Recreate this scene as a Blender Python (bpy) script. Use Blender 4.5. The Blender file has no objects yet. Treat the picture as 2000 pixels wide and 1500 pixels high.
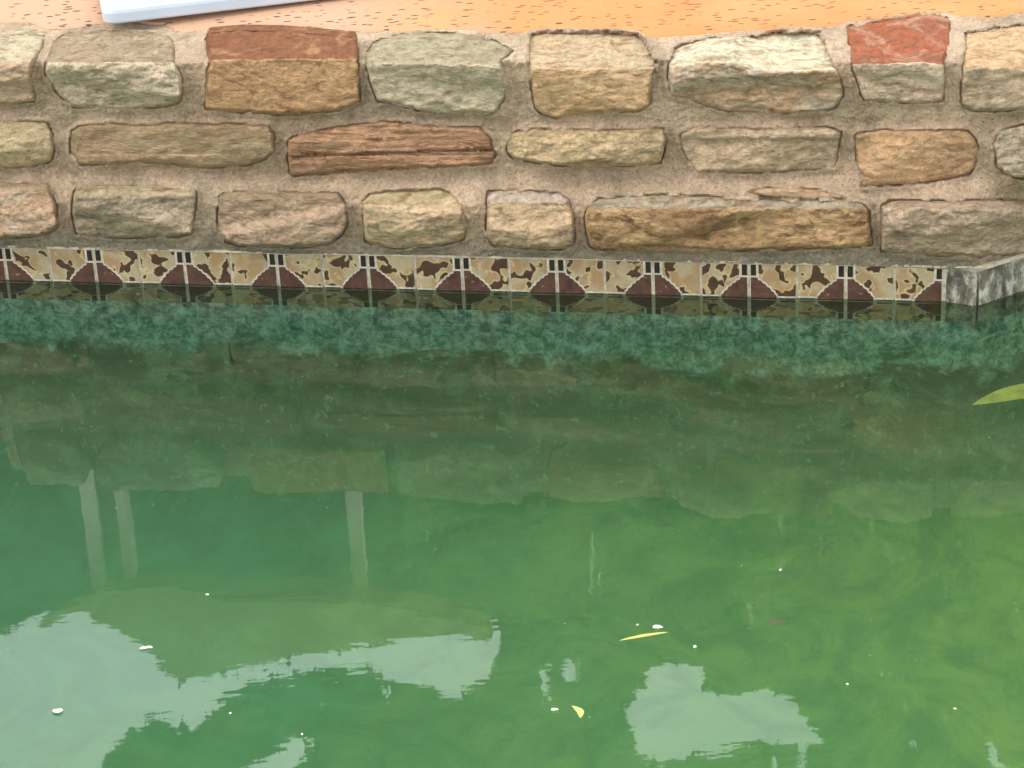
import bpy, bmesh, math, random
import numpy as np
from mathutils import Vector, Matrix, noise
from mathutils.geometry import delaunay_2d_cdt
random.seed(7); np.random.seed(7)
SC = bpy.context.scene
COL = SC.collection

# ------------------------------------------------------------------ camera
F, PITCH, ROLL = 6000.0, 28.79, -2.9
TH = math.radians(27.0)
DIST = F / 1185.0
CAM = np.array([0.0, -DIST * math.cos(TH), DIST * math.sin(TH)])
_p, _r = math.radians(PITCH), math.radians(ROLL)
FWD = np.array([0, math.cos(_p), -math.sin(_p)])
_R0 = np.array([1.0, 0, 0]); _U0 = np.cross(_R0, FWD)
RIGHT = math.cos(_r) * _R0 + math.sin(_r) * _U0
UP = -math.sin(_r) * _R0 + math.cos(_r) * _U0
cam = bpy.data.objects.new('camera', bpy.data.cameras.new('camera'))
COL.objects.link(cam); SC.camera = cam
cam.data.sensor_width = 36.0; cam.data.lens = F / 2000.0 * 36.0
cam.data.clip_start = 0.05; cam.data.clip_end = 2000
m = Matrix.Identity(4)
for i in range(3):
    m[i][0], m[i][1], m[i][2], m[i][3] = RIGHT[i], UP[i], -FWD[i], CAM[i]
cam.matrix_world = m

# ------------------------------------------------------------------ world, sun, exposure
w = bpy.data.worlds.new('World'); SC.world = w; w.use_nodes = True
nt = w.node_tree; nt.nodes.clear()
SUN_EL, SUN_ROT = math.radians(52), math.radians(-112)
sky = nt.nodes.new('ShaderNodeTexSky'); sky.sky_type = 'NISHITA'; sky.sun_disc = False
sky.sun_elevation = SUN_EL; sky.sun_rotation = SUN_ROT; sky.air_density = 1.0; sky.dust_density = 4.0
hsv = nt.nodes.new('ShaderNodeHueSaturation'); hsv.inputs['Saturation'].default_value = 0.45
tc = nt.nodes.new('ShaderNodeTexCoord'); cl = nt.nodes.new('ShaderNodeTexNoise')
cl.inputs['Scale'].default_value = 5.0; cl.inputs['Detail'].default_value = 4
mr = nt.nodes.new('ShaderNodeMapRange'); mr.inputs[1].default_value = 0.3; mr.inputs[2].default_value = 0.7
mr.inputs[3].default_value = 0.8; mr.inputs[4].default_value = 1.2
vm = nt.nodes.new('ShaderNodeVectorMath'); vm.operation = 'SCALE'
bg = nt.nodes.new('ShaderNodeBackground'); bg.inputs['Strength'].default_value = 0.15
wo = nt.nodes.new('ShaderNodeOutputWorld')
L = nt.links.new
cm = nt.nodes.new('ShaderNodeMix'); cm.data_type = 'RGBA'; cm.inputs[0].default_value = 0.85     # a bright closed cloud cover
cm.inputs[7].default_value = (16.0, 16.9, 17.1, 1)
L(sky.outputs[0], hsv.inputs['Color']); L(tc.outputs['Generated'], cl.inputs['Vector'])
L(cl.outputs['Fac'], mr.inputs[0]); L(hsv.outputs[0], cm.inputs[6]); L(cm.outputs[2], vm.inputs[0]); L(mr.outputs[0], vm.inputs['Scale'])
L(vm.outputs[0], bg.inputs['Color']); L(bg.outputs[0], wo.inputs[0])
sun = bpy.data.objects.new('sun', bpy.data.lights.new('sun', 'SUN')); COL.objects.link(sun)
sun.data.energy = 1.5; sun.data.angle = math.radians(16); sun.data.color = (1.0, 0.95, 0.87)
_sd = Vector((math.sin(SUN_ROT) * math.cos(SUN_EL), math.cos(SUN_ROT) * math.cos(SUN_EL), math.sin(SUN_EL)))
sun.rotation_euler = _sd.to_track_quat('Z', 'Y').to_euler()
SC.view_settings.view_transform = 'Standard'; SC.view_settings.look = 'None'
SC.view_settings.gamma = 1.0; SC.view_settings.use_curve_mapping = False
SC.view_settings.exposure = -0.15
SC.cycles.max_bounces = 16; SC.cycles.transmission_bounces = 12; SC.cycles.volume_bounces = 5
SC.cycles.caustics_refractive = True; SC.cycles.caustics_reflective = False
SC.cycles.use_denoising = True

# ------------------------------------------------------------------ helpers
A0, B0 = -0.16193, -0.01085            # the pool wall's line in plan: Y = A0*X + B0
def ray(px, py):
    return RIGHT * ((px - 1000) / F) - UP * ((py - 750) / F) + FWD
def onwall(px, py, off=0.0):
    """point of the photo's (px, py) on the vertical plane OFF metres behind the tile face"""
    d = ray(px, py)
    t = (A0 * CAM[0] + B0 + off - CAM[1]) / (d[1] - A0 * d[0])
    return CAM + t * d
def onz(px, py, z=0.0):
    d = ray(px, py); return CAM + d * ((z - CAM[2]) / d[2])
def mirrored(px, py, Y):
    """point at depth Y whose mirror image in the water stands at (px, py)"""
    d = ray(px, py); p = onz(px, py); e = np.array([d[0], d[1], -d[2]])
    return p + e * ((Y - p[1]) / e[1])
def smooth(a, b, x):
    t = min(1.0, max(0.0, (x - a) / (b - a))); return t * t * (3 - 2 * t)
def fbm(x, y, z, o=4, g=2.0):
    s, a, t = 0.0, 1.0, 0.0
    for _ in range(o):
        s += a * noise.noise(Vector((x, y, z))); t += a; a *= 0.5; x *= g; y *= g; z *= g
    return s / t
def link(name, me, mats, parent=None, **props):
    o = bpy.data.objects.new(name, me); COL.objects.link(o)
    if parent is not None:
        o.parent = parent; o.matrix_parent_inverse = Matrix.Translation(-parent.location)
    for mt in (mats if isinstance(mats, (list, tuple)) else [mats]):
        if mt is not None and len(me.materials) < len(mats if isinstance(mats, (list, tuple)) else [mats]): me.materials.append(mt)
    for k, v in props.items(): o[k] = v
    return o
def mesh(name, vs, fs, sm=False):
    me = bpy.data.meshes.new(name); me.from_pydata([tuple(float(c) for c in v) for v in vs], [], fs)
    me.validate(); me.update()
    if sm:
        for p in me.polygons: p.use_smooth = True
    return me
def empty(name, loc, **props):
    o = bpy.data.objects.new(name, None); COL.objects.link(o); o.location = [float(c) for c in loc]
    for k, v in props.items(): o[k] = v
    return o

class NT:
    def __init__(s, name):
        s.m = bpy.data.materials.new(name); s.m.use_nodes = True; s.t = s.m.node_tree
        s.b = s.t.nodes['Principled BSDF']; s.out = s.t.nodes['Material Output']
    def n(s, typ, **kw):
        nd = s.t.nodes.new('ShaderNode' + typ)
        for k, v in kw.items():
            if k in nd.inputs: nd.inputs[k].default_value = v
            else: setattr(nd, k, v)
        return nd
    def l(s, a, b): s.t.links.new(a, b)
    def obj(s, scale=(1, 1, 1), rnd=False):
        t = s.n('TexCoord'); mp = s.n('Mapping'); mp.inputs['Scale'].default_value = scale
        s.l(t.outputs['Object'], mp.inputs['Vector'])
        if rnd:
            oi = s.n('ObjectInfo'); cx = s.n('CombineXYZ'); mu = s.n('Math', operation='MULTIPLY'); mu.inputs[1].default_value = 37
            s.l(oi.outputs['Random'], mu.inputs[0])
            for q in range(3): s.l(mu.outputs[0], cx.inputs[q])
            s.l(cx.outputs[0], mp.inputs['Location'])
        return mp.outputs[0]
    def noise(s, vec, scale, detail=5, rough=0.6, dist=0.0):
        nd = s.n('TexNoise'); nd.inputs['Scale'].default_value = scale; nd.inputs['Detail'].default_value = detail
        nd.inputs['Roughness'].default_value = rough; nd.inputs['Distortion'].default_value = dist
        s.l(vec, nd.inputs['Vector']); return nd.outputs['Fac']
    def ramp(s, fac, stops, interp='LINEAR'):
        r = s.n('ValToRGB'); r.color_ramp.interpolation = interp; e = r.color_ramp.elements
        while len(e) < len(stops): e.new(0.5)
        for q, (p, c) in zip(e, stops):
            q.position = p; q.color = (c, c, c, 1) if isinstance(c, (int, float)) else (*c, 1)
        s.l(fac, r.inputs[0]); return r.outputs[0]
    def mix(s, fac, a, b, mode='MIX'):
        x = s.n('Mix', data_type='RGBA', blend_type=mode)
        for v, i in ((fac, 0), (a, 6), (b, 7)):
            if isinstance(v, (int, float)): x.inputs[i].default_value = v
            elif isinstance(v, tuple): x.inputs[i].default_value = (*v, 1)
            else: s.l(v, x.inputs[i])
        return x.outputs[2]
    def bump(s, h, dist, strength=1.0, prev=None):
        b = s.n('Bump'); b.inputs['Distance'].default_value = dist; b.inputs['Strength'].default_value = strength
        s.l(h, b.inputs['Height'])
        if prev is not None: s.l(prev, b.inputs['Normal'])
        return b.outputs[0]
    def done(s, col, rough=0.85, nrm=None, spec=0.3):
        if isinstance(col, tuple): s.b.inputs['Base Color'].default_value = (*col, 1)
        else: s.l(col, s.b.inputs['Base Color'])
        if isinstance(rough, (int, float)): s.b.inputs['Roughness'].default_value = rough
        else: s.l(rough, s.b.inputs['Roughness'])
        s.b.inputs['Specular IOR Level'].default_value = spec
        if nrm is not None: s.l(nrm, s.b.inputs['Normal'])
        return s.m
def lin(r, g, b, k=1.0):
    f = lambda c: ((c / 255 + 0.055) / 1.055) ** 2.4 if c > 10 else c / 3294
    return (min(.9, f(r) * k), min(.9, f(g) * k), min(.9, f(b) * k))

# ------------------------------------------------------------------ materials
AL = 0.92    # photo colour -> surface colour
def stone_mat(front, front2, top, streak=0.5, dark=None, strata=3.0, patch=3.0):
    strata = 1 + (strata - 1) * .6; s = NT('stone'); v = s.obj((1, 1, strata)); v1 = s.obj()
    big = s.noise(v, patch * 4, 6, 0.62, 0.6)
    gr = lambda q: tuple(w_ * (0.64 * a_ + 0.36 * b_ + 9) for a_, b_, w_ in zip(q, (182, 164, 132), (1.024, .966, 1.012)))
    f1 = lin(*gr(front), 1.75); f2 = lin(*gr(front2), 1.7)
    c = s.mix(s.ramp(big, [(0.38, 0.0), (0.62, 1.0)]), f1, f2)
    fine = s.noise(v, 70, 6, 0.7, 0.3)
    c = s.mix(1.0, c, s.ramp(fine, [(0.30, .48), (0.5, .86), (0.64, 1.0)]), 'MULTIPLY')
    if dark:
        dn = s.noise(v, 16, 5, 0.7, 1.5)
        c = s.mix(s.ramp(dn, [(0.52, 0.0), (0.64, streak)]), c, lin(*dark, AL))
    at = s.n('Attribute', attribute_name='top'); pn = s.noise(v1, 45, 4, 0.6)
    ad = s.n('Math', operation='ADD'); s.l(at.outputs['Fac'], ad.inputs[0]); s.l(pn, ad.inputs[1])
    tm = s.ramp(ad.outputs[0], [(0.74, 0.0), (1.0, 1.0)])   # clipped by the ramp at 1
    tv = s.obj((1, 2.2, 2.2)); tn = s.noise(tv, 22, 6, 0.65, 1.0)
    t1 = lin(*top, 1.0); t2 = tuple(.45 * x * w_ + .12 * f_ for x, w_, f_ in zip(t1, (1.0, .8, .65), f1))
    tcol = s.mix(s.ramp(tn, [(0.36, 1.0), (0.52, 0.0)]), t1, t2)
    tcol = s.mix(s.ramp(s.noise(v1, 18, 5, .6, 1.2), [(0.52, 0.0), (0.68, .4)]), tcol, f1)
    tcol = s.mix(1.0, tcol, s.ramp(s.noise(v1, 95, 6, .7), [(0.32, .62), (0.5, .9), (0.62, 1.0)]), 'MULTIPLY')
    c = s.mix(tm, c, tcol)
    spk = s.noise(v1, 240, 3, 0.6)
    c = s.mix(s.ramp(spk, [(0.30, 0.55), (0.37, 0.0)]), c, lin(70, 62, 48))
    # thin black weathering along cracks
    wv = s.noise(s.obj((1, 1, 4)), 20, 7, 0.72, 2.5)
    c = s.mix(s.ramp(wv, [(0.488, 0.0), (0.5, 0.6), (0.512, 0.0)]), c, lin(85, 75, 58))
    n = s.bump(big, 0.012, 0.4); n = s.bump(wv, 0.008, 0.8, n); n = s.bump(fine, 0.007, 1.0, n); n = s.bump(spk, 0.0015, 0.7, n)
    return s.done(c, 0.88, n, 0.25)

def mortar_mat():
    s = NT('mortar'); v = s.obj(); a = s.noise(v, 9, 6, 0.6, 0.5)
    c = s.mix(s.ramp(a, [(0.35, 0.0), (0.65, 1.0)]), lin(168, 146, 121, 1.1), lin(210, 181, 154, 1.15))
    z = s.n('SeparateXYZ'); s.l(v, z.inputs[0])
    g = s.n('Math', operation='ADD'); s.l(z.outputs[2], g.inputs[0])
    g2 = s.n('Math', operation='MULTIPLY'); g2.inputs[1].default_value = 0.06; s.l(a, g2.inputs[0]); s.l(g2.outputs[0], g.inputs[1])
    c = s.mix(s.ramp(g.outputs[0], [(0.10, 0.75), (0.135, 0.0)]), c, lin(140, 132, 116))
    b = s.noise(v, 160, 5, 0.75)
    c = s.mix(0.8, c, s.ramp(b, [(0.3, .33), (0.5, .52), (0.7, .74)]), 'OVERLAY')
    grit = s.n('TexVoronoi', feature='F1'); grit.inputs['Scale'].default_value = 330; s.l(v, grit.inputs['Vector'])
    c = s.mix(s.ramp(s.noise(v, 310, 2, .5), [(0.3, 0.75), (0.36, 0.0)]), c, lin(84, 74, 60))
    c = s.mix(s.ramp(s.noise(v, 270, 2, .5), [(0.64, 0.0), (0.7, 0.6)]), c, lin(225, 210, 190))
    dm = s.noise(v, 5.5, 6, 0.65, 0.8)
    c = s.mix(s.ramp(dm, [(0.52, 0.0), (0.64, 0.5)]), c, lin(128, 118, 100))
    st = s.noise(s.obj((1, 1, 0.35)), 26, 5, 0.7, 0.8)
    c = s.mix(s.ramp(st, [(0.55, 0.0), (0.68, 0.45)]), c, lin(108, 98, 84))
    n = s.bump(a, 0.02, 0.4); n = s.bump(b, 0.008, 1.0, n); n = s.bump(grit.outputs[0], 0.0015, 0.6, n)
    return s.done(c, 0.95, n, 0.15)

def deck_mat():
    s = NT('deck_coating'); v = s.obj(); a = s.noise(v, 5, 5, 0.55, 0.4)
    xs = s.n('SeparateXYZ'); s.l(v, xs.inputs[0])
    ad = s.n('Math', operation='MULTIPLY_ADD'); s.l(a, ad.inputs[0]); ad.inputs[1].default_value = 0.5; s.l(xs.outputs[0], ad.inputs[2])
    worn = s.ramp(ad.outputs[0], [(0.0, 1.0), (0.28, 0.0)])      # left of here the orange coat is worn to a pinkish grey
    ad.inputs[2].default_value = 0
    c = s.mix(s.ramp(a, [(0.35, 0.0), (0.65, 1.0)]), lin(208, 130, 80), lin(218, 144, 94))
    c = s.mix(worn, c, lin(192, 152, 124))
    b = s.noise(v, 220, 4, 0.7)
    c = s.mix(0.35, c, s.ramp(b, [(0.3, .4), (0.7, .62)]), 'OVERLAY')
    # small elongated pits of the knockdown finish, their shadow put into the colour
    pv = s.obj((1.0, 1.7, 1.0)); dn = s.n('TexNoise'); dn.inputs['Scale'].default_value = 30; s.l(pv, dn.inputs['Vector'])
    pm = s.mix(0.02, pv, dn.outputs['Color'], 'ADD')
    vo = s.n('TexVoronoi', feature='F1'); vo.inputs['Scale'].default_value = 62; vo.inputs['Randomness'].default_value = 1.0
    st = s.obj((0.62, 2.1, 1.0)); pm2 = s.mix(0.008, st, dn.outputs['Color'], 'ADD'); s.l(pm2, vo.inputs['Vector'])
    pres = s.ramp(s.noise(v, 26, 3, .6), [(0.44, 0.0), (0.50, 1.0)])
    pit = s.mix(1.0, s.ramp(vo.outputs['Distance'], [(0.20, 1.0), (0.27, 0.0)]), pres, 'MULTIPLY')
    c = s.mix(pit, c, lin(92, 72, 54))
    inv = s.n('Invert'); s.l(pit, inv.inputs['Color'])
    n = s.bump(inv.outputs[0], 0.002, 0.8); n = s.bump(b, 0.001, 0.6, n)
    return s.done(c, 0.8, n, 0.3)

def field_mat():
    s = NT('tan_glaze'); v = s.obj((1, 1, 1), True)
    cl_ = s.noise(v, 26, 3, 0.5, 0.4)
    c = s.mix(s.ramp(cl_, [(0.42, 0.0), (0.56, 1.0)]), lin(160, 128, 94), lin(170, 152, 122))
    sp = s.noise(v, 46, 1.6, 0.45, 0.35)
    c = s.mix(s.ramp(sp, [(0.50, 0.0), (0.525, 0.6)]), c, lin(196, 178, 136))
    inn = s.mix(s.noise(v, 60, 2), lin(44, 28, 26), lin(92, 64, 42))
    c = s.mix(s.ramp(sp, [(0.545, 0.0), (0.57, 1.0)]), c, inn)
    c = s.mix(0.4, c, s.ramp(s.noise(v, 250, 3), [(0.3, .4), (0.7, .6)]), 'OVERLAY')
    n = s.bump(sp, 0.002, 0.3)
    return s.done(c, 0.45, n, 0.4)
def flare_mat():
    s = NT('brown_glaze'); v = s.obj((1, 1, 1), True); a = s.noise(v, 60, 6, 0.7)
    c = s.mix(s.ramp(a, [(0.3, 0.0), (0.7, 1.0)]), lin(62, 36, 32), lin(98, 66, 56))
    o_ = s.n('TexCoord'); z = s.n('SeparateXYZ'); s.l(o_.outputs['Object'], z.inputs[0])
    ad = s.n('Math', operation='MULTIPLY_ADD'); s.l(a, ad.inputs[0]); ad.inputs[1].default_value = 0.05; s.l(z.outputs[2], ad.inputs[2])
    c = s.mix(s.ramp(s.noise(v, 130, 4, .7), [(0.62, 0.0), (0.68, 0.7)]), c, lin(170, 140, 125))  # lime specks
    return s.done(c, 0.5, s.bump(a, 0.002, 0.4), 0.4)
def simple(name, col, rough=0.6, nscale=80, var=0.25, spec=0.3, bump=0.001):
    s = NT(name); v = s.obj(); a = s.noise(v, nscale, 5, 0.65); b = lin(*col)
    c = s.mix(s.ramp(a, [(0.3, 0.0), (0.7, 1.0)]), tuple(x * (1 - var) for x in b), tuple(min(.9, x * (1 + var)) for x in b))
    return s.done(c, rough, s.bump(a, bump, 0.6), spec)
def crust_mat():
    s = NT('lime_crust'); v = s.obj((1, 1, .7)); a = s.noise(s.obj((1.2, 1.2, .6)), 34, 8, 0.75, .25)
    c = s.mix(s.ramp(a, [(0.46, 0.0), (0.60, 1.0)]), lin(112, 106, 94), lin(196, 192, 178))
    c = s.mix(s.ramp(s.noise(s.obj((1, 1, .4)), 22, 7, .75, .3), [(0.5, 0.0), (0.6, .85)]), c, lin(66, 62, 54))
    return s.done(c, 0.85, s.bump(a, 0.006, 0.8), 0.2)
def floor_col(s):
    v = s.obj(); a = s.noise(v, 2.2, 7, .68, 1.0); z = s.n('SeparateXYZ'); s.l(v, z.inputs[0])
    m_ = s.n('Math', operation='MULTIPLY_ADD'); s.l(a, m_.inputs[0]); m_.inputs[1].default_value = 1.3
    m2 = s.n('Math', operation='MULTIPLY_ADD'); s.l(z.outputs[0], m2.inputs[0]); m2.inputs[1].default_value = .5; m2.inputs[2].default_value = -.05
    s.l(m2.outputs[0], m_.inputs[2])
    c = s.mix(s.ramp(m_.outputs[0], [(0.2, 0.0), (1.0, 1.0)]), lin(112, 190, 144), lin(206, 236, 116))
    return s.mix(s.ramp(s.noise(v, 5, 8, .7, 1.5), [(0.40, .7), (0.56, 0.0)]), c, lin(70, 128, 76))
def plaster_mat():
    s = NT('pool_plaster'); v = s.obj((1, 1, .8)); vf = s.obj((1, 1, .5)); z = s.n('SeparateXYZ'); t = s.n('TexCoord'); s.l(t.outputs['Object'], z.inputs[0])
    a = s.noise(v, 7, 6, 0.65, 0.8)
    base = s.mix(s.ramp(s.noise(vf, 60, 7, .8, .4), [(0.42, 0.0), (0.60, 1.0)]), lin(58, 108, 116), lin(200, 232, 232))
    ad = s.n('Math', operation='MULTIPLY_ADD'); s.l(a, ad.inputs[0]); ad.inputs[1].default_value = -0.44; s.l(z.outputs[2], ad.inputs[2])
    # ad = z - .34*noise ; algae grows below about z = -.27
    alg = s.ramp(ad.outputs[0], [(0.0, 1.0), (0.001, 0.0)])
    mrg = s.n('MapRange'); s.l(ad.outputs[0], mrg.inputs[0])
    mrg.inputs[1].default_value = -0.46; mrg.inputs[2].default_value = -0.50; mrg.inputs[3].default_value = 0; mrg.inputs[4].default_value = 1
    dk = s.mix(s.ramp(s.noise(vf, 17, 9, .82, .3), [(0.49, 0.0), (0.58, 1.0)]), lin(4, 6, 6), lin(104, 132, 112))
    fl = s.noise(vf, 62, 4, 0.65, 0.2)
    dk = s.mix(s.ramp(fl, [(0.60, 0.0), (0.66, 0.8)]), dk, lin(150, 190, 165))
    c = s.mix(mrg.outputs[0], base, dk)
    m2 = s.n('MapRange'); s.l(ad.outputs[0], m2.inputs[0])
    m2.inputs[1].default_value = -0.84; m2.inputs[2].default_value = -1.05; m2.inputs[3].default_value = 0; m2.inputs[4].default_value = 1
    c = s.mix(m2.outputs[0], c, floor_col(s))
    return s.done(c, 0.9, s.bump(a, 0.01, 0.4), 0.1)

M_FIELD, M_FLARE = field_mat(), flare_mat()
M_BAR = simple('black_glaze', (40, 20, 18), 0.35, 120, 0.3, 0.5)
M_LINE = simple('white_grout', (206, 196, 178), 0.8, 90, 0.4)
M_BAND = simple('green_glaze', (26, 52, 40), 0.35, 120, 0.3, 0.5)
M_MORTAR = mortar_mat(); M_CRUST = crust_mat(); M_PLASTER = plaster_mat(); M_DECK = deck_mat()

# ------------------------------------------------------------------ pool wall
wall = empty('pool_wall', (0, 0, 0), label='low pool wall of rough sandstone blocks in mortar above a patterned tile row', category='wall')

def bend(px, py):
    """past the corner the wall turns away from the pool"""
    return max(0.0, px - 1908) / 1185.0 * 0.78 * smooth(352, 400, py)
def topline(px):          # where the ledge of row one begins (front edge)
    return 122 + 3 * math.sin(px / 260)
# outlines as seen in the photo; (outline, ridge y or None, front offset, materials, relief, label)
def st(o, ridge, off, mat, rel=1.0, lab=None, prof=None): return dict(o=o, ridge=ridge, off=off, mat=mat, rel=rel, lab=lab, prof=prof)
T1, T2, T3 = 0.012, 0.018, -0.016
S = [
 # row one
 st([(-60,70),(40,67),(86,72),(80,96),(64,120),(58,148),(64,175),(68,196),(20,205),(-60,208)], 120, T1, stone_mat((176,156,122),(150,132,98),(214,200,168),.5,(120,100,70)), 1.2),
 st([(104,84),(124,70),(200,63),(300,66),(332,76),(339,94),(340,120),(352,146),(356,180),(352,198),(330,207),(270,211),(224,213),(188,208),(150,211),(119,190),(98,160),(88,140),(92,112)], 122, T1, stone_mat((150,152,116),(168,162,130),(180,156,128),.55,(118,120,88),4,2), 1.5, 'grey-green stone with a cleft running across its face'),
 st([(404,66),(470,60),(560,62),(640,70),(694,74),(697,108),(700,150),(702,198),(664,214),(592,224),(540,224),(490,220),(440,217),(400,212),(404,170),(406,140),(414,112),(406,90)], 116, T1, stone_mat((158,124,72),(140,106,60),(152,98,68),.6,(118,66,40),2,2), .6, 'ochre stone with a rusty red streaked top'),
 st([(715,108),(734,81),(780,69),(850,65),(935,66),(972,82),(1002,101),(979,121),(984,146),(993,168),(980,200),(964,223),(920,219),(874,223),(818,215),(780,204),(737,196),(724,160),(716,128)], 125, T1, stone_mat((152,152,116),(166,164,132),(186,172,140),.45,(122,126,92),3,3), 1.2, 'pale green-grey stone with a smooth bevelled top'),
 st([(1033,66),(1080,61),(1160,62),(1245,65),(1262,84),(1282,119),(1273,164),(1268,209),(1240,218),(1210,215),(1175,219),(1130,223),(1087,230),(1060,222),(1045,210),(1038,160),(1031,105)], 135, T1, stone_mat((164,132,80),(182,154,104),(214,188,152),.5,(128,92,48),3,3), .9, 'square ochre stone with a cream top'),
 st([(1306,118),(1316,98),(1335,87),(1405,72),(1470,66),(1545,60),(1602,63),(1617,92),(1628,120),(1640,150),(1646,184),(1629,213),(1590,219),(1545,220),(1500,214),(1468,209),(1440,212),(1422,218),(1400,208),(1350,196),(1312,186),(1305,150)], [(1300,132),(1380,120),(1440,124),(1500,140),(1640,138)], T1, stone_mat((170,134,88),(150,150,126),(232,222,190),.6,(140,100,56),3,2), 1.6, 'long stone with a nearly white top and mixed brown and grey face'),
 st([(1655,52),(1720,42),(1790,33),(1826,31),(1850,36),(1857,50),(1854,95),(1842,120),(1844,160),(1842,194),(1820,200),(1765,200),(1720,198),(1688,195),(1672,150),(1662,119),(1658,85)], 124, T1, stone_mat((190,168,134),(170,152,122),(182,104,72),.5,(120,116,84),3,2.5), 1.2, 'small stone with a brick red top'),
 st([(1886,66),(1940,55),(1985,49),(2060,47),(2060,208),(2000,212),(1940,217),(1895,217),(1878,203),(1879,160),(1882,120)], 134, T1, stone_mat((162,148,116),(144,134,104),(222,184,140),.4,(110,106,76),2,3), .9),
 # row two
 st([(-60,235),(20,236),(91,240),(101,262),(104,290),(100,315),(63,325),(0,326),(-60,327)], None, T2, stone_mat((162,152,104),(146,138,96),(0,0,0),.4,(120,114,76),2,3), 1.0),
 st([(140,256),(165,243),(220,242),(270,246),(340,240),(400,243),(470,244),(525,246),(534,262),(536,295),(520,310),(483,322),(402,328),(330,320),(273,317),(200,321),(154,320),(140,300),(136,276)], None, T2, stone_mat((146,128,88),(128,108,70),(0,0,0),.5,(150,146,120),8,1.5), .8, 'long flat olive brown stone with a pale streak low on its face', 'ledge'),
 st([(564,272),(590,262),(650,250),(700,244),(748,238),(800,242),(860,248),(937,250),(956,268),(960,288),(968,300),(962,318),(895,325),(780,328),(650,338),(567,342),(562,300)], None, T2, stone_mat((160,114,74),(140,108,70),(0,0,0),.7,(112,72,44),12,1.5), .9, 'long rusty brown stone split into thin layers', 'strata'),
 st([(992,278),(1003,259),(1045,252),(1110,253),(1175,256),(1240,252),(1294,251),(1300,275),(1290,318),(1227,325),(1190,320),(1150,318),(1087,323),(1038,315),(1003,310),(990,296)], None, T2, stone_mat((166,152,102),(142,130,88),(0,0,0),.5,(110,106,76),3,3), 1.6, None),
 st([(1330,262),(1350,250),(1405,249),(1480,254),(1550,249),(1615,249),(1641,260),(1636,295),(1630,329),(1560,332),(1475,336),(1400,334),(1358,336),(1342,310),(1332,286)], None, T2, stone_mat((146,132,98),(162,150,114),(0,0,0),.4,(118,106,78),2.5,2.5), 1.2, None, 'lip'),
 st([(1671,262),(1720,254),(1800,256),(1888,255),(1904,270),(1911,292),(1904,325),(1893,341),(1850,348),(1807,357),(1740,362),(1681,366),(1686,346),(1674,325),(1672,290)], None, T2, stone_mat((164,130,82),(148,118,76),(0,0,0),.4,(116,90,58),2,3), .9),
 st([(1938,278),(1954,254),(2000,244),(2060,238),(2060,350),(1980,347),(1950,330),(1944,305)], None, T2+.01, stone_mat((136,136,110),(160,146,120),(0,0,0),.6,(92,88,74),3,4), 1.8),
 # row three
 st([(-60,360),(40,363),(88,366),(102,384),(110,410),(113,440),(96,456),(52,462),(0,467),(-60,469)], 376, T3, stone_mat((140,112,76),(150,140,112),(190,164,134),.6,(104,74,48),3,2.5), 1.3),
 st([(146,372),(190,367),(245,366),(320,370),(380,371),(382,400),(377,440),(374,458),(350,463),(300,462),(245,465),(190,461),(152,459),(143,430),(141,405)], 383, T3, stone_mat((142,132,100),(120,116,92),(206,186,150),.6,(78,80,72),3,1.8), 1.4, 'grey stone with a cream top edge and a dark right end'),
 st([(428,384),(445,376),(520,374),(600,378),(658,378),(676,400),(681,430),(668,458),(640,479),(580,484),(525,482),(470,480),(444,472),(427,452),(426,415)], 388, T3, stone_mat((138,122,92),(122,108,80),(176,152,122),.5,(92,84,66),3,2), 1.1),
 st([(707,397),(722,380),(755,374),(810,371),(862,370),(892,384),(904,410),(911,440),(906,468),(860,480),(815,481),(772,486),(735,478),(713,471),(711,440)], 400, T3, stone_mat((184,164,118),(160,142,102),(206,186,142),.45,(122,104,76),2.5,2), 1.5, 'yellowish stone with a slanting broken face'),
 st([(953,373),(1010,372),(1087,376),(1108,388),(1119,413),(1122,450),(1120,484),(1063,487),(1010,483),(966,481),(952,462),(951,410)], 396, T3, stone_mat((164,146,104),(148,132,96),(212,192,172),.5,(106,94,76),2.5,2.5), 1.2),
 st([(1143,424),(1150,402),(1168,388),(1230,382),(1310,380),(1390,384),(1450,390),(1560,393),(1640,390),(1676,394),(1695,409),(1700,440),(1703,478),(1650,484),(1580,486),(1500,487),(1433,491),(1380,488),(1325,482),(1280,481),(1230,486),(1175,490),(1152,480),(1146,455)], 408, T3-.004, stone_mat((112,80,42),(168,140,84),(196,182,156),.75,(92,60,30),2,2.2), 1.0, 'longest stone, dark brown with yellow patches on its face'),
 st([(1456,374),(1500,369),(1560,368),(1615,372),(1666,385),(1630,389),(1580,390),(1510,387)], None, .0, stone_mat((186,160,120),(160,120,80),(0,0,0),.3,(120,96,70),4,4), .5, 'thin stone chip wedged above the longest stone'),
 st([(1722,405),(1740,392),(1800,391),(1880,392),(1950,390),(2060,396),(2060,488),(2000,494),(1960,499),(1895,500),(1840,499),(1772,497),(1722,489),(1724,450)], 407, T3, stone_mat((150,136,108),(128,116,92),(196,172,146),.5,(88,80,68),2.5,2.5), 1.6),
]

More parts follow.
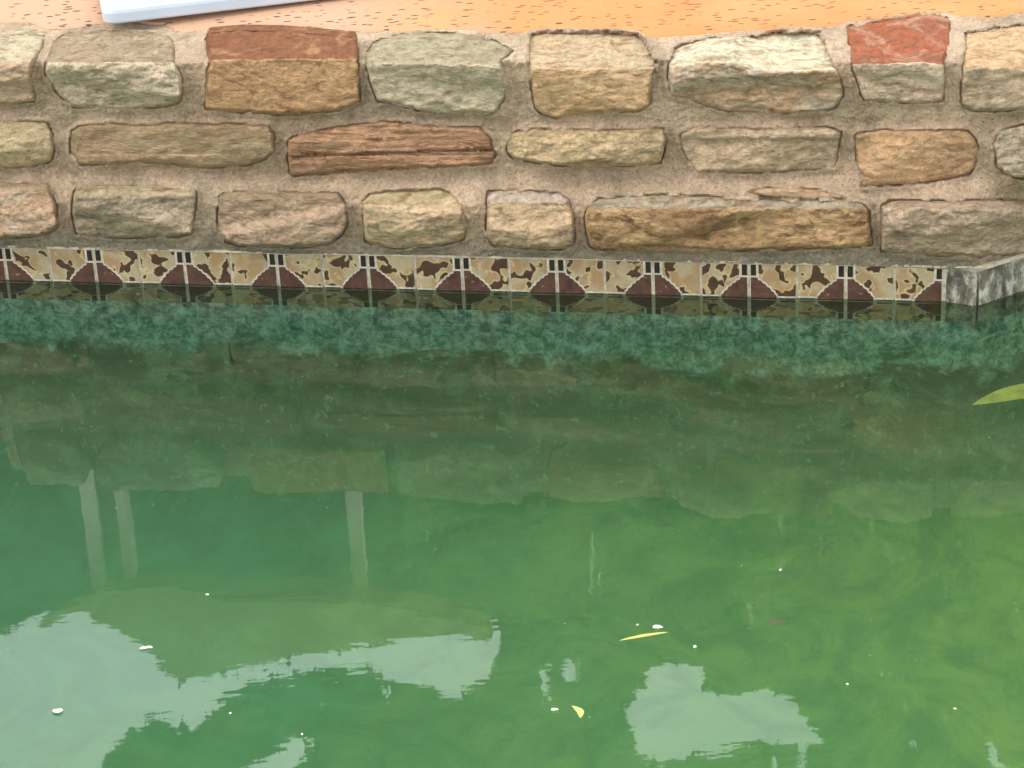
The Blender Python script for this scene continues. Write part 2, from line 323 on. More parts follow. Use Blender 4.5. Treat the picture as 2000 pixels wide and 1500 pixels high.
def catmull(pts, step=5.0, jag=1.3, seed=0):
    n = len(pts); out = []
    for i in range(n):
        p0, p1, p2, p3 = (np.array(pts[(i + k - 1) % n], float) for k in range(4))
        Ln = np.linalg.norm(p2 - p1); q = max(1, int(Ln / step))
        for j in range(q):
            t = j / q
            c = 0.5 * ((2 * p1) + (-p0 + p2) * t + (2 * p0 - 5 * p1 + 4 * p2 - p3) * t * t + (-p0 + 3 * p1 - 3 * p2 + p3) * t ** 3)
            li = p1 + (p2 - p1) * t
            c = 0.15 * c + 0.85 * li
            c = c + 1.5 * jag * np.array([fbm(c[0] / 14, c[1] / 14, seed, 3), fbm(c[0] / 14, c[1] / 14, seed + 50, 3)]) * 2
            out.append(c)
    return np.array(out)
def polydist(P, poly):
    """signed distance of points P to the closed polygon: positive inside"""
    P = np.asarray(P); a = poly; b = np.roll(poly, -1, 0); best = np.full(len(P), 1e9); ins = np.zeros(len(P), bool)
    for q in range(len(a)):
        ab = b[q] - a[q]; ap = P - a[q]
        t = np.clip((ap @ ab) / (ab @ ab + 1e-12), 0, 1)
        d = np.hypot(*(ap - t[:, None] * ab).T); best = np.minimum(best, d)
        c1 = (a[q][1] > P[:, 1]) != (b[q][1] > P[:, 1])
        with np.errstate(divide='ignore', invalid='ignore'):
            xx = (b[q][0] - a[q][0]) * (P[:, 1] - a[q][1]) / (b[q][1] - a[q][1] + 1e-12) + a[q][0]
        ins ^= c1 & (P[:, 0] < xx)
    return np.where(ins, best, -best)

KTOP = 0.00185
OUTL = []
for si, s in enumerate(S):
    poly = catmull(s['o'], 5.0, 1.3, si * 7.3); OUTL.append(poly)
    x0, y0 = poly.min(0); x1, y1 = poly.max(0); st_ = 3.6
    g = np.array([(x + (0.5 if (r % 2) else 0) * st_, y) for r, y in enumerate(np.arange(y0, y1, st_)) for x in np.arange(x0, x1, st_)])
    g = g + np.random.uniform(-.7, .7, g.shape)
    d = polydist(g, poly); g = g[d > 1.6]; d = d[d > 1.6]
    nb = len(poly); V2 = [Vector(p) for p in poly] + [Vector(p) for p in g]
    E2 = [(i, (i + 1) % nb) for i in range(nb)]
    ov, oe, of, orig, _, _ = delaunay_2d_cdt(V2, E2, [], 1, 1e-4, True)
    ov = np.array([tuple(v) for v in ov]); dd = np.maximum(0, polydist(ov, poly)); rel = s['rel']
    bset = set()
    for k, src in enumerate(orig):
        if any(q < nb for q in src): bset.add(k); dd[k] = 0
    def ridge(px):
        r = s['ridge']
        if r is None: return -1e4
        if isinstance(r, (int, float)): base = r
        else: base = float(np.interp(px, [q[0] for q in r], [q[1] for q in r]))
        return base + 5 * fbm(px / 40, si * 3.1, 0, 3) + 2 * fbm(px / 9, si * 3.1, 4, 2)
    vs, top = [], []
    zoff = si * 5.7
    rs = np.random.RandomState(100 + si); w0, h0 = x1 - x0, y1 - y0
    npl = int(9 + w0 / 28)
    pl = np.column_stack([rs.uniform(x0, x1, npl), rs.uniform(y0, y1, npl), rs.uniform(0, .006, npl), rs.normal(0, .00008, npl), rs.normal(0, .00026, npl)])
    FC = lambda a_, b_: float((pl[:, 2] + pl[:, 3] * (a_ - pl[:, 0]) + pl[:, 4] * (b_ - pl[:, 1])).min())
    fmed = float(np.percentile([FC(*p_) for p_ in g[::9]], 55))
    ylo, yhi = poly[:, 1].min(), poly[:, 1].max()
    for k, (px, py) in enumerate(ov):
        rg = ridge(px); t = rg - py
        off = s['off'] + bend(px, py)
        tp = smooth(-3, 5, t)
        if t > 0: off += (KTOP if s['off'] > 0 else 0.0010) * t
        q = min(1.0, dd[k] / 5.5)
        edge = 0.011 * (1 - math.sqrt(max(0, 1 - (1 - q) ** 2))) if s['ridge'] is None or t < 0 else 0.006 * (1 - q) ** 2
        # broken faces: broad facets, ledges and grain
        u, v = px / 100.0, py / 100.0
        big = fbm(u * 1.3, v * 2.2, zoff, 2); med = fbm(u * 3.5 + v, v * 8, zoff + 9, 4)
        fc = abs(noise.noise(Vector((u * 1.7 + v * 1.1, v * 2.6 - u * .6, zoff + 3))))
        wx, wy = px + 6 * noise.noise(Vector((px / 22, py / 14, zoff))), py + 4 * noise.noise(Vector((px / 22, py / 14, zoff + 6)))
        facet = min(.006, max(-.010, FC(wx, wy) - fmed))
        relief = 0.004 * big + 0.0055 * med + 0.005 * fc - facet - .012
        relief += 0.0022 * fbm(u * 14, v * 30, zoff, 3)
        if s['prof'] == 'strata':
            relief += 0.006 * fbm(u * .6, v * 16, zoff, 3) + (0.012 if abs(py - (304 - (px - 620) * .035)) < 2.2 else 0)
        if s['prof'] == 'ledge':
            relief += -0.006 * smooth(300, 306, py) * (1 - smooth(420, 470, px))
        if s['prof'] == 'lip':
            relief += 0.008 * smooth(268 + 7 * noise.noise(Vector((px / 35, 0, 1))), 273, py)
        off += edge + relief * rel * (1 - 0.55 * tp) * smooth(0, 6, dd[k] + 2)
        vs.append(onwall(px, py, off)); top.append(tp)
    nv = len(vs); fs = [tuple(f) for f in of]
    # skirt that runs back into the mortar
    cnt = {}
    for f in fs:
        for a_, b_ in zip(f, f[1:] + f[:1]): cnt[(a_, b_)] = 1
    bed = [(a_, b_) for (a_, b_) in cnt if (b_, a_) not in cnt]
    mp_ = {}
    for a_, b_ in bed:
        for q_ in (a_, b_):
            if q_ not in mp_:
                mp_[q_] = len(vs); vs.append(vs[q_] + np.array([0, 0.035, -0.004 if ov[q_][1] < (ylo + yhi) / 2 else 0.004])); top.append(top[q_])
    for a_, b_ in bed: fs.append((b_, a_, mp_[a_], mp_[b_]))
    me = mesh('stone', vs, fs, True)
    at = me.attributes.new('top', 'FLOAT', 'POINT')
    at.data.foreach_set('value', np.array([np.clip(t_, 0, 1) * .95 for t_ in top], dtype=np.float32))
    # outward facing
    c = me.polygons[0].normal
    if c[1] > 0: me.flip_normals()
    o = link('stone', me, s['mat'], wall)
    if s['lab']: o['label'] = s['lab']

# mortar: one relief sheet from the tile row up over the ledge
XS = np.arange(-90, 2096, 4.0)
def tile_top(px): return float(np.interp(px, [-90,0,190,365,545,722,905,1089,1276,1463,1651,1845,1905,2000,2095], [482,485,488,491,496,498,501,505,511,516,519,527,524,500,478]))
def deck_edge(px):
    return float(np.interp(px, [-90,0,60,85,150,200,260,330,345,420,500,600,700,850,960,1040,1200,1300,1400,1520,1610,1700,1850,1930,2000,2095],
                           [46,45,44,58,55,47,45,50,64,58,49,51,62,64,66,62,64,75,66,60,53,40,29,37,23,14])) + 2 * fbm(px / 18, 0, 3, 3)
NR = 130
gp = np.array([(x, tile_top(x) - 1 - (tile_top(x) - deck_edge(x) + 8) * (j / (NR - 1))) for j in range(NR) for x in XS])
dist = np.full(len(gp), -1e9)
for poly in OUTL:
    lo, hi = poly.min(0) - 14, poly.max(0) + 14
    sel = ((gp >= lo) & (gp <= hi)).all(1)
    if sel.any(): dist[sel] = np.maximum(dist[sel], polydist(gp[sel], poly))
def mortar_off(px, py):
    m3, m2 = -0.003, 0.031
    o = m3 if py > 398 else (m3 + (m2 - m3) * (398 - py) / 58 if py > 340 else m2)
    t = topline(px) - 2 - py
    if py < 240: o = m2 - 0.004 * smooth(240, 220, py)
    if t > 0: o += KTOP * t
    return o
mv = []
for (px, py), d in zip(gp, dist):
    o = mortar_off(px, py) + bend(px, py)
    o += 0.007 * fbm(px / 45, py / 32, 1, 4) + 0.0055 * fbm(px / 9, py / 7, 5, 4)
    if d > -12:
        o += -0.006 * smooth(-12, -4, d) - 0.012 * smooth(-6, -1, d) * max(0, fbm(px / 24, py / 18, 12, 3) - .02) + 0.016 * smooth(-2.8, 0.5, d) * smooth(-.2, .12, fbm(px / 40, py / 40, 8, 2))
        if d > 4.5: o += 0.03
    mv.append(onwall(px, py, o))
nx = len(XS)
mf = [(j * nx + i, j * nx + i + 1, (j + 1) * nx + i + 1, (j + 1) * nx + i) for j in range(NR - 1) for i in range(nx - 1)]
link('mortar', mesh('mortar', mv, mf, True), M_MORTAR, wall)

# ------------------------------------------------------------------ tile row
TDIR = np.array([1, A0, 0]) / math.hypot(1, A0); TN = np.array([A0, -1, 0]) / math.hypot(1, A0)   # along, outward
TW, TH_, PITCHT = 0.0752, 0.1375, 0.0787
def prism(bm, pts, y0, y1, mi):
    n = len(pts)
    a = [bm.verts.new((u, y0, -v)) for u, v in pts]; b = [bm.verts.new((u, y1, -v)) for u, v in pts]
    fr = bm.faces.new(b); fr.material_index = mi
    for i in range(n):
        f = bm.faces.new((a[i], a[(i + 1) % n], b[(i + 1) % n], b[i])); f.material_index = mi
curve = [(.0130,.0232),(.0138,.0262),(.0158,.0276),(.0190,.0282),(.0205,.0312),(.0222,.0330),(.0258,.0338),(.0275,.0372),(.0292,.0392),(.0325,.0402),(.0342,.0440),(.0358,.0464),(.0392,.0478),(.0408,.0520),(.0440,.0548)]
def tile_mesh(mir):
    bm = bmesh.new(); W = TW
    prism(bm, [(0,0),(W,0),(W,TH_),(0,TH_)], 0.004, -0.0005, 3)
    fr = -0.0016
    for flip in (0, 1):
        q = (lambda P: [(u, TH_ - v) for u, v in P][::-1]) if flip else (lambda P: P)
        prism(bm, q([(.0012,.0012),(.0098,.0012),(.0098,.0205),(.0012,.0205)]), 0.002, fr, 2)
        prism(bm, q([(.0012,.0243),(.0118,.0243)] + [(u - .0008, v + .0020) for u, v in curve] + [(.0436,.0660),(.0012,.0660)]), 0.002, fr, 1)
        prism(bm, q([(.0136,.0008),(W-.0006,.0008),(W-.0006,.0568)] + [(.0452,.0568)] + [(u + .0016, v - .0010) for u, v in curve[::-1]]), 0.002, fr, 0)
        prism(bm, q([(.0486,.0603),(W-.0018,.0603),(W-.0018,.0660),(.0486,.0660)]), 0.002, fr, 4)
    me = bpy.data.meshes.new('tile')
    if mir:
        for v in bm.verts: v.co.x = W - v.co.x
    bmesh.ops.recalc_face_normals(bm, faces=bm.faces[:])
    bmesh.ops.triangulate(bm, faces=[f for f in bm.faces if len(f.verts) > 4])
    bm.to_mesh(me); bm.free()
    for mt in (M_FIELD, M_FLARE, M_BAR, M_LINE, M_BAND): me.materials.append(mt)
    return me
TA, TB = tile_mesh(False), tile_mesh(True)
tilt = math.atan2(TDIR[1], TDIR[0])
CX = [onz(x, y)[0] for x, y in [(15,546),(190,549),(365,553),(545,558),(722,562.5),(905,566),(1089,571),(1276,575),(1463,578.5),(1651,582),(1842,588)]]
CX = [CX[0] - (CX[1] - CX[0])] + CX
ZTOP = 0.0605
def put_tile(me, X0, X1, zt=ZTOP, name='tile', **pr):
    o = bpy.data.objects.new(name, me); COL.objects.link(o); o.parent = wall
    jz, jy = random.uniform(-.0006, .0006), random.uniform(-.0006, .0006)
    o.location = (X0 + .0018, A0 * (X0 + .0018) + B0 + jy, zt + jz); o.rotation_euler = (random.uniform(-.008, .008), 0, tilt)
    o.scale = (((X1 - X0) / math.cos(tilt) - .0036) / TW, 1, 1)
    for k, v in pr.items(): o[k] = v
    return o
for i in range(len(CX) - 1):
    a_, b_ = CX[i], CX[i + 1]; mid = (a_ + b_) / 2
    put_tile(TA, a_, mid); put_tile(TB, mid, b_)
# the corner tile and the return, crusted with lime
def crust_tile(P0, P1, nm, lab, seed):
    n, mz = 26, 22; vs = []; P0 = np.array(P0); P1 = np.array(P1); dr = P1 - P0; nrm = np.array([dr[1], -dr[0]]); nrm /= np.linalg.norm(nrm)
    for j in range(mz + 1):
        for i in range(n + 1):
            p = P0 + dr * i / n; z = ZTOP - TH_ * j / mz
            h = 0.0015 + 0.003 * max(0, fbm(i / 4 + seed, j / 4, 2, 4))
            p = p + nrm * h; vs.append((p[0], p[1], z))
    fs = [(j * (n + 1) + i, (j + 1) * (n + 1) + i, (j + 1) * (n + 1) + i + 1, j * (n + 1) + i + 1) for j in range(mz) for i in range(n)]
    return link(nm, mesh(nm, vs, fs, True), M_CRUST, wall, label=lab)
C0 = onz(1845, 588)[:2]; C1 = onz(1907, 597)[:2]; C2 = onz(2002, 566)[:2]; C3 = C1 + (C2 - C1) * 6
crust_tile(C0 + (C1 - C0) * .04, C1, 'tile', 'corner tile crusted white with lime', 0)
cd = (C2 - C1) / np.linalg.norm(C2 - C1)
for k in range(5):
    crust_tile(C1 + cd * (0.003 + k * .08), C1 + cd * (k + 1) * .08, 'tile', 'lime crusted tile on the wall that turns away', 5 + k)
# grout backing, trim line above the tiles, plaster below
def strip(path, z0, z1, nz, wob=0.0, thick=0.06):
    vs, fs = [], []; n = len(path)
    for j in range(nz + 1):
        for (x, y) in path:
            z = z1 + (z0 - z1) * j / nz
            vs.append((x, y + wob * fbm(x * 9, z * 9, 3, 3), z))
    for j in range(nz):
        for i in range(n - 1): fs.append((j * n + i, (j + 1) * n + i, (j + 1) * n + i + 1, j * n + i + 1))
    b = len(vs)
    for (x, y) in path: vs.append((x, y + thick, z1))
    for i in range(n - 1): fs.append((i, i + 1, b + i + 1, b + i))
    return vs, fs
def wallpath(off, x0=-2.6, n=60, far=True):
    xe = C1[0]
    pts = [(x, A0 * x + B0 + off) for x in np.linspace(x0, xe, n)]
    if far: pts += [(C1[0] + cd[0] * t, C1[1] + cd[1] * t + off) for t in np.linspace(.02, 2.4, 40)]
    return pts
vs, fs = strip(wallpath(0.0015), -0.0755, 0.060, 1); link('grout', mesh('grout', vs, fs), M_LINE, wall)
vs, fs = strip(wallpath(-0.0022), ZTOP + .0008, ZTOP + .0042, 1, 0.004); link('trim_line', mesh('trim', vs, fs), simple('lime_trim', (196, 182, 160), .85, 90, .3), wall)
vs, fs = strip(wallpath(0.0005, n=160), -0.56, -0.0750, 40, 0.012); npt = 200
ring = vs[40 * npt:41 * npt]; vs = vs[:41 * npt]; fs = fs[:40 * (npt - 1)]; prev = 40 * npt
for dz, dy in ((-.08, -.02), (-.17, -.08), (-.235, -.17), (-.27, -.29), (-.2925, -.50)):       # the wall curves out into the floor
    cur = len(vs); vs += [(x, y + dy, z + dz) for x, y, z in ring]
    fs += [(prev + i, cur + i, cur + i + 1, prev + i + 1) for i in range(npt - 1)]; prev = cur
link('plaster', mesh('plaster', vs, fs, True), M_PLASTER, wall)
# solid core behind, so that the wall has thickness
def boxm(x0, x1, y0, y1, z0, z1):
    v = [(x, y, z) for x in (x0, x1) for y in (y0, y1) for z in (z0, z1)]
    return v, [(0,1,3,2),(4,6,7,5),(0,4,5,1),(2,3,7,6),(0,2,6,4),(1,5,7,3)]

# ------------------------------------------------------------------ deck
DZ = onwall(1000, 62, mortar_off(1000, 62))[2] + 0.004
ex = np.arange(-90, 2096, 8.0)
def clear_edge(x):
    y = deck_edge(x)
    for poly in OUTL:
        if poly[:, 0].min() < x < poly[:, 0].max():
            while polydist(np.array([[x, y]]), poly)[0] > -2.5: y -= 0.7
    return y
edge = [onwall(x, y_, mortar_off(x, y_)) + np.array([0, 0, .003]) for x, y_ in ((x, clear_edge(x)) for x in ex)]
far_l, far_r = np.array([-9, edge[0][1], DZ]), np.array([9, edge[-1][1], DZ])
edge = [far_l] + edge + [far_r]; n = len(edge); vs = []; fs = []
for e in edge: vs.append(e - np.array([0, -.002, .007]))
for e in edge: vs.append(e + np.array([0, .0005, -.003]))
for e in edge: vs.append(e + np.array([0, .004, 0]))
for k, yy in enumerate((.35, 1.2, 14)):
    for e in edge: vs.append((e[0], yy, DZ))
R_ = 6
for j in range(R_ - 1):
    for i in range(n - 1): fs.append((j * n + i, j * n + i + 1, (j + 1) * n + i + 1, (j + 1) * n + i))
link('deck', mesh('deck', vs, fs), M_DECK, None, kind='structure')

# ------------------------------------------------------------------ pool: floor, near side, water
def floor_mat():
    s = NT('algae_floor'); return s.done(floor_col(s), .9, None, .1)
v_, f_ = boxm(-7, 9, -4.1, 3, -1.0, -0.85)
link('pool_floor', mesh('pool_floor', v_, f_), floor_mat(), None, kind='structure')
v_, f_ = boxm(-9, 9, -8, -4.1, -1.5, 0.35)
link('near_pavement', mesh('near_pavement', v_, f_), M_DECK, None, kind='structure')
v_, f_ = boxm(-60, 60, -60, 60, -1.72, -1.7)
link('ground', mesh('ground', v_, f_), simple('soil', (110, 100, 80), .9, 2, .3), None, kind='structure')

def water_mat():
    s = NT('green_pool_water'); s.t.nodes.remove(s.b)
    v = s.obj((1, 1, 1))
    r1 = s.noise(s.obj((0.8, 1.6, 1)), 9, 3, 0.5, 0.3); r2 = s.noise(s.obj((0.6, 1.5, 1)), 45, 3, .5, .4)
    n = s.bump(r1, 0.00010, 1.0); n = s.bump(r2, 0.000014, 1.0, n)
    fr = s.n('Fresnel'); fr.inputs['IOR'].default_value = 1.84; s.l(n, fr.inputs['Normal'])
    gl = s.n('BsdfGlossy'); gl.inputs['Roughness'].default_value = 0.0; s.l(n, gl.inputs['Normal'])
    rf = s.n('BsdfRefraction'); rf.inputs['IOR'].default_value = 1.33; rf.inputs['Roughness'].default_value = 0.0; s.l(n, rf.inputs['Normal'])
    mx = s.n('MixShader'); s.l(fr.outputs[0], mx.inputs[0]); s.l(rf.outputs[0], mx.inputs[1]); s.l(gl.outputs[0], mx.inputs[2])
    s.l(mx.outputs[0], s.out.inputs['Surface'])
    vs_ = s.n('VolumeScatter'); vs_.inputs['Color'].default_value = (0.62, .995, 0.66, 1); vs_.inputs['Density'].default_value = 0.98
    vs_.inputs['Anisotropy'].default_value = 0.2
    va = s.n('VolumeAbsorption'); va.inputs['Color'].default_value = (0.25, 0.99, 0.35, 1); va.inputs['Density'].default_value = 0.30
    ad = s.n('AddShader'); s.l(vs_.outputs[0], ad.inputs[0]); s.l(va.outputs[0], ad.inputs[1]); s.l(ad.outputs[0], s.out.inputs['Volume'])
    return s.m
v_, f_ = boxm(-6.5, 8, -4.15, 1.6, -1.35, 0.0)
link('pool_water', mesh('pool_water', v_, f_), water_mat(), None, kind='structure')

# ------------------------------------------------------------------ what stands behind the wall and shows in the water
def slab(poly_pts, back, name, mat, parent=None, **pr):
    """a polygon given as 3D points, extruded by the vector BACK"""
    n = len(poly_pts); P = [np.array(p, float) for p in poly_pts]; vs = P + [p + np.array(back) for p in P]
    fs = [tuple(range(n)), tuple(range(2 * n - 1, n - 1, -1))] + [(i, (i + 1) % n + 0, (i + 1) % n + n, i + n) for i in range(n)]
    return link(name, mesh(name, vs, fs), mat, parent, **pr)
sh = empty('patio_shelter', (-2.0, 4.0, DZ), label='patio shelter on white posts behind the deck, seen mirrored in the water', category='shelter')
M_WHITE = simple('white_paint', (226, 226, 222), .5, 20, .06)
M_PANEL = simple('post_panel', (120, 116, 96), .6, 20, .1)
M_ROOF = simple('tan_shingle', (128, 122, 64), .85, 30, .2)
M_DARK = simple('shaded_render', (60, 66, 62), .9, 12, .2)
def post(pl, pr_, Y, ztop, m=M_WHITE, nm='post', parent=sh, inset=0.0):
    x0 = mirrored(pl, 1040, Y)[0]; x1 = mirrored(pr_, 1040, Y)[0]
    v, f = boxm(x0, x1, Y + inset, Y + .12, DZ, ztop); return link(nm, mesh(nm, v, f), m, parent)
YP = 4.0; ZE = mirrored(450, 1158, YP)[2]
post(166, 197, YP, ZE); post(197, 232, YP, ZE, M_PANEL, 'post_panel', sh, .03); post(232, 252, YP, ZE); post(680, 708, YP, ZE)
eave = [(70,1222),(130,1188),(200,1152),(330,1142),(420,1166),(560,1160),(650,1174),(760,1184),(860,1204),(940,1226)]
rid = [(960,1238),(900,1243),(730,1256),(600,1278),(420,1314),(350,1326),(290,1268),(160,1196),(90,1226)]
pts = [mirrored(x, y, 3.7 + max(0, (y - 1180)) * .012) for x, y in eave + rid]
slab(pts, (0, .45, .22), 'roof', M_ROOF, sh)
x0 = mirrored(-500, 1040, 6)[0]; x1 = mirrored(800, 1040, 6)[0]
prof = [mirrored(x, y, 5.6) for x, y in ((-500,1330),(-200,1275),(0,1238),(60,1210),(110,1192),(155,1185),(225,1200),(262,1232),(290,1262),(400,1250),(600,1225),(800,1200))]
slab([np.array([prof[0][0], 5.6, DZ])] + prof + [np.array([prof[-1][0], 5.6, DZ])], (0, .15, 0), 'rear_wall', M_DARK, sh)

def leaf_mat(name, c):
    s = NT(name); v = s.obj(); a = s.noise(v, 2.2, 4, .6)
    col = s.mix(s.ramp(a, [(0.35, 0.0), (0.65, 1.0)]), tuple(x * .55 for x in c), c); return s.done(col, .55, None, .4)
SKY = [np.array(p, float) for p in (
 [(-200,1245),(0,1240),(60,1210),(150,1185),(225,1200),(290,1265),(325,1310),(350,1332),(420,1318),(500,1299),(600,1281),(700,1263),(780,1252),(870,1247),(930,1243),(982,1226),(972,1290),(945,1340),(895,1365),(840,1350),(780,1325),(740,1318),(735,1300),(650,1298),(560,1314),(500,1328),(445,1348),(420,1380),(390,1410),(345,1412),(300,1395),(240,1440),(205,1480),(150,1640),(-400,1640)],
 [(470,1510),(540,1465),(604,1438),(590,1475),(560,1530),(470,1530)],
 [(1220,1400),(1250,1340),(1290,1330),(1270,1310),(1290,1295),(1350,1300),(1375,1320),(1370,1345),(1400,1360),(1500,1345),(1550,1370),(1602,1450),(1500,1450),(1400,1480),(1260,1488),(1240,1430)],
 [(732,1352),(765,1338),(768,1376),(740,1372)],[(1095,1290),(1122,1294),(1125,1335),(1100,1338)],[(1055,1300),(1075,1298),(1078,1360),(1058,1362)],
 [(1915,1455),(1935,1440),(1945,1475),(2000,1498),(1995,1515),(1935,1490)],[(1500,1450),(1512,1450),(1518,1520),(1504,1520)],[(1560,1452),(1572,1450),(1575,1520),(1562,1520)],
 [(1770,1440),(1798,1452),(1775,1456)])]
def crown(tree, x0, x1, y0, y1, Ya, Yb, n, mat, seed, floor_=None):
    rs = np.random.RandomState(seed)
    P = np.column_stack([rs.uniform(x0, x1, n), rs.uniform(y0, y1, n)])
    keep = np.ones(n, bool)
    for q in SKY: keep &= polydist(P, q) < (-10 if np.ptp(q[:, 0]) > 90 else -3)
    keep &= np.array([noise.noise(Vector((p[0] / 130, p[1] / 70, seed))) > -.8 for p in P])
    P = P[keep]; vs, fs = [], []
    for px, py in P:
        c = mirrored(px, py, rs.uniform(Ya, Yb)); a = rs.normal(size=3); a /= np.linalg.norm(a); b = np.cross(a, rs.normal(size=3)); b /= np.linalg.norm(b)
        l = rs.uniform(.04, .075); k = len(vs); vs += [c - a * l, c + b * l * .5, c + a * l, c - b * l * .5]; fs.append((k, k + 1, k + 2, k + 3))
    return link('crown', mesh('crown', vs, fs), mat, tree)
def trunk(tree, x, y, r, h, mat):
    vs, fs = [], []
    for j in range(9):
        z = DZ - .1 + (h) * j / 8; rr = r * (1.3 - .8 * j / 8)
        for i in range(10):
            t = i * math.tau / 10; vs.append((x + rr * math.cos(t) + .12 * math.sin(j * .7), y + rr * math.sin(t), z))
    for j in range(8):
        for i in range(10): fs.append((j * 10 + i, j * 10 + (i + 1) % 10, (j + 1) * 10 + (i + 1) % 10, (j + 1) * 10 + i))
    link('trunk', mesh('trunk', vs, fs, True), mat, tree)
M_GLINT = simple('glint_pale', (240, 240, 225), .5, 40, .05)
M_BARK = simple('bark', (92, 78, 62), .9, 14, .35)
TREES = [(-500, 1000, 1130, 2000, 34000, (52, 84, 34), 'dark green tree whose boughs hang over the patio shelter'),
         (700, 1500, 930, 2000, 22000, (72, 104, 44), 'mid green tree between the shelter and the gap of bright sky'),
         (1350, 2500, 930, 2000, 30000, (84, 112, 50), 'light green tree behind the right end of the deck')]
for i, (x0, x1, y0, y1, n, c, lab) in enumerate(TREES):
    b = mirrored((x0 + x1) / 2, 1300, 8.8)
    t = empty('tree', (b[0], b[1], DZ), label=lab, category='tree', group='trees behind the pool deck')
    crown(t, x0, x1, y0, y1, 8.0, 9.4, n, leaf_mat('leaves', lin(*c)), 11 + i)
    trunk(t, b[0], b[1], .16, 5.0, M_BARK)
    for (px, ya, yb) in [(), ((1155,1046,1162),(1128,1290,1330),(1465,1180,1222)), ((1525,1006,1034),(1603,1045,1092),(1924,1262,1298),(1528,1092,1118),(1702,1010,1040))][i]:
        vs, fs = [], []; nseg = 14  # added zigzag strands, shaped to mirror as squiggly glints on the water
        for j in range(nseg + 1):
            q = mirrored(px + 4.5 * math.sin(j * 1.9) + 3 * noise.noise(Vector((j * .6, px, 0))), ya + (yb - ya) * j / nseg, 7.9)
            for dx in (-.004, .004): vs.append((q[0] + dx, q[1], q[2]))
            vs.append((q[0], q[1] + .006, q[2]))
        for j in range(nseg):
            for k in range(3): fs.append((j * 3 + k, j * 3 + (k + 1) % 3, (j + 1) * 3 + (k + 1) % 3, (j + 1) * 3 + k))
        link('glint_strand', mesh('glint_strand', vs, fs), M_GLINT, t)

# ------------------------------------------------------------------ white board lying on the deck
def roundpoly(P, r, k=6):
    out = []; n = len(P)
    for i in range(n):
        a, b, c = (np.array(P[(i + q - 1) % n], float) for q in range(3)); u = (a - b) / np.linalg.norm(a - b); w_ = (c - b) / np.linalg.norm(c - b)
        for j in range(k + 1):
            t = j / k; out.append((1 - t) ** 2 * (b + u * r) + 2 * t * (1 - t) * b + t * t * (b + w_ * r))
    return out
zb = DZ + .004
A = onz(203, 50, zb); B = onz(700, -9, zb); C = onz(182, -60, zb)
e1 = (B - A); e1 /= np.linalg.norm(e1); e2 = (C - A); e2 /= np.linalg.norm(e2)
P4 = [A, A + e1 * 1.1, A + e1 * 1.1 + e2 * .6, A + e2 * .6]
bm = bmesh.new(); lay = [(0.003, 0), (0, .003), (0, .018), (0.002, .023), (0.007, .025), (.018, .025), (.021, .0225)]
loops = []
cen = sum(P4) / 4
for ins, h in lay:
    q = []
    for p in roundpoly(P4, .022):
        d = cen - p; d[2] = 0
        # inset by moving both edge directions
        a1 = np.dot(p - A, e1); 
        q.append(p + d / np.linalg.norm(d) * ins * 1.3 + np.array([0, 0, h]))
    loops.append([bm.verts.new(x) for x in q])
for a_, b_ in zip(loops, loops[1:]):
    for i in range(len(a_)): bm.faces.new((a_[i], a_[(i + 1) % len(a_)], b_[(i + 1) % len(a_)], b_[i]))
bm.faces.new(loops[-1]); bm.faces.new(loops[0][::-1]); bmesh.ops.recalc_face_normals(bm, faces=bm.faces[:])
me = bpy.data.meshes.new('board'); bm.to_mesh(me); bm.free()
link('plastic_board', me, simple('white_plastic', (184, 194, 208), .35, 12, .05, .5), None, label='pale bluish white plastic board with a rounded corner lying on the orange deck', category='board')

# ------------------------------------------------------------------ things adrift on the water
def petal(px, py, wpx, asp, rot, col, name, lab, cat, z=.0015, curl=.15, grp=None):
    c = onz(px, py, 0); sc = np.linalg.norm(onz(px + wpx / 2, py) - onz(px - wpx / 2, py)) / 2
    vs, fs = [(0, 0, .0)], []; R1 = 3; K = 14
    for r in range(1, R1 + 1):
        for k in range(K):
            t = k * math.tau / K; rr = r / R1 * (1 + .12 * math.sin(3 * t + px))
            x, y = rr * math.cos(t), rr * asp * math.sin(t); vs.append((x * sc, y * sc, curl * sc * (r / R1) ** 2))
    for k in range(K): fs.append((0, 1 + k, 1 + (k + 1) % K))
    for r in range(R1 - 1):
        for k in range(K): fs.append((1 + r * K + k, 1 + (r + 1) * K + k, 1 + (r + 1) * K + (k + 1) % K, 1 + r * K + (k + 1) % K))
    o = link(name, mesh(name, vs, fs, True), col, None, label=lab, category=cat)
    o.location = (c[0], c[1], z); o.rotation_euler = (0, 0, math.radians(rot)); 
    if grp: o['group'] = grp
    return o
def blade(px0, py0, px1, py1, wid, mat, name, lab, cat, bow=0.0, z0=.001, z1=.004, grp=None):
    a, b = onz(px0, py0), onz(px1, py1); d = b - a; Ln = np.linalg.norm(d); d /= Ln; nn = np.array([-d[1], d[0], 0]); vs, fs = [], []; K = 10
    for i in range(K + 1):
        t = i / K; c = a + d * Ln * t + nn * bow * math.sin(math.pi * t) * Ln; ww = wid * max(0, math.sin(math.pi * t)) ** .75 + .0004
        z = z0 + (z1 - z0) * t
        for q, h in ((-1, .0006), (0, 0), (1, .0006)): vs.append((*(c + nn * q * ww / 2)[:2], z + h))
    for i in range(K):
        for q in range(2): fs.append((i * 3 + q, i * 3 + q + 1, i * 3 + q + 4, i * 3 + q + 3))
    o = link(name, mesh(name, vs, fs, True), mat, None, label=lab, category=cat)
    if grp: o['group'] = grp
    return o
MW = simple('petal_white', (232, 228, 206), .6, 200, .08); MY = simple('straw_yellow', (196, 180, 96), .6, 200, .2)
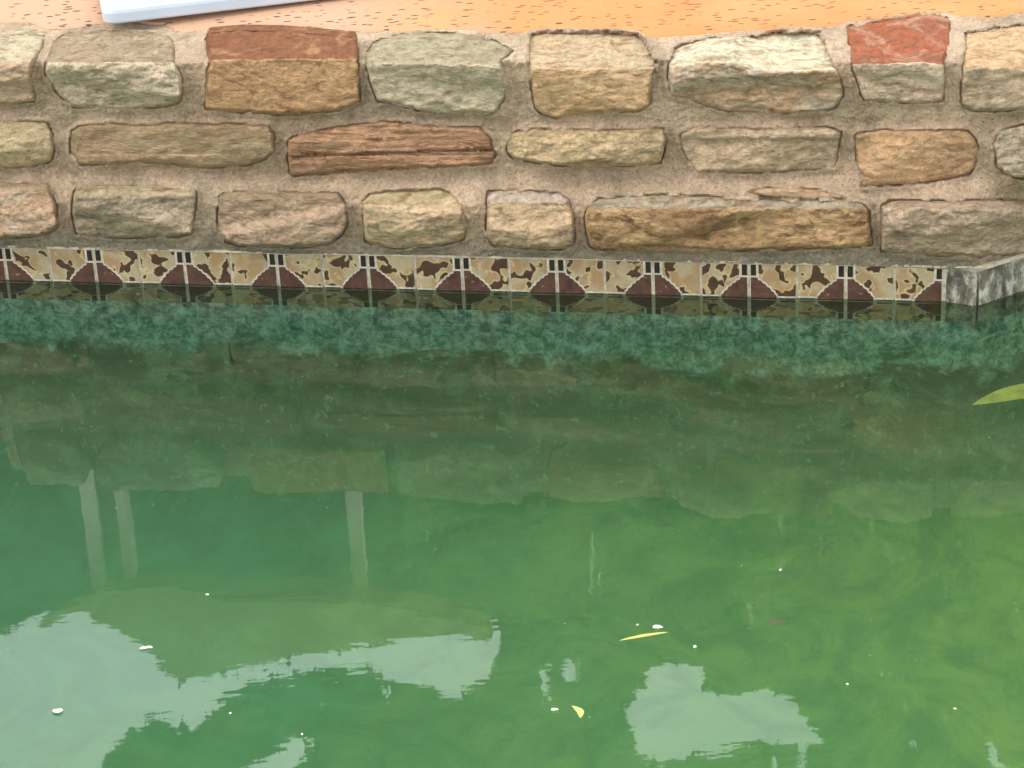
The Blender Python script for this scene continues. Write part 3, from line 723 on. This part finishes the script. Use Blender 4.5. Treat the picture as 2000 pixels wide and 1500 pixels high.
MG = simple('leaf_lime', (180, 192, 112), .6, 200, .15); MB = simple('husk_brown', (86, 72, 50), .7, 200, .3)
petal(280, 1268, 14, .6, 10, MW, 'petal', 'left half of the two white petals at the edge of the big mirrored sky patch', 'petal')
petal(292, 1266, 13, .6, -15, MW, 'petal', 'right half of the two white petals at the edge of the big mirrored sky patch', 'petal')
petal(113, 1391, 20, .7, 5, MW, 'petal', 'single oval white petal floating inside the big mirrored sky patch at lower left', 'petal')
petal(1284, 1227, 20, .6, -10, MW, 'petal', 'white petal floating just above the yellow straw', 'petal')
petal(1083, 1388, 15, .55, -5, MW, 'petal', 'small cream petal floating beside the curled lime leaf', 'petal')
blade(1209, 1253, 1306, 1240, .006, MY, 'grass_blade', 'yellow straw blade floating on the green water', 'grass blade', .03)
blade(1117, 1380, 1134, 1408, .009, MG, 'leaf', 'small curled lime green leaf floating below the mirrored sky gaps', 'leaf', .15)
petal(1471, 1185, 9, .8, 20, MB, 'seed_husk', 'tiny dark brown husk floating above the longer brown husk', 'husk')
blade(1498, 1220, 1540, 1217, .007, MB, 'seed_husk', 'longer broken brown husk floating right of the straw blade', 'husk', .1)
for k, (x, y, w_, wh) in enumerate([(405,1163,7,'below the gap between the two mirrored posts'),(450,1395,6,'right of the corner of the big mirrored sky patch'),(1357,1265,9,'right of the yellow straw blade'),(1655,1338,6,'above the right end of the right mirrored sky patch'),(1865,1386,6,'at the far right among mirrored leaves'),(1524,1115,6,'above the small dark husk'),(1245,1222,5,'just left of the petal over the straw'),(590,1436,6,'over the small mirrored sky patch at the bottom'),]):
    petal(x, y, w_, .7, k * 40, MW, 'speck', 'tiny pale speck floating ' + wh, 'speck', grp='pale specks floating on the water')
o = blade(1900, 750, 2130, 730, .045, simple('sunk_leaf', (190, 214, 96), .6, 30, .4), 'sunken_leaf', 'long yellow green leaf hanging under the water beside the wall corner', 'leaf', .12, -.075, -.06)

# pollen and dust on the surface
rs = np.random.RandomState(4); vs, fs = [], []
for k in range(150):
    px, py = rs.uniform(-50, 2050), 640 + 870 * rs.uniform(0, 1) ** .8; c = onz(px, py, .0006); q = rs.uniform(.0004, .0011); a = rs.uniform(0, 3.14); b = len(vs)
    for j in range(5):
        t = a + j * math.tau / 5; vs.append((c[0] + q * math.cos(t) * rs.uniform(.6, 1.4), c[1] + q * math.sin(t), .0008))
    fs.append(tuple(range(b, b + 5)))
link('pollen', mesh('pollen', vs, fs), simple('pollen_dust', (170, 190, 130), .8, 100, .3), None, kind='stuff', label='fine pale pollen scattered over the green water', category='pollen')
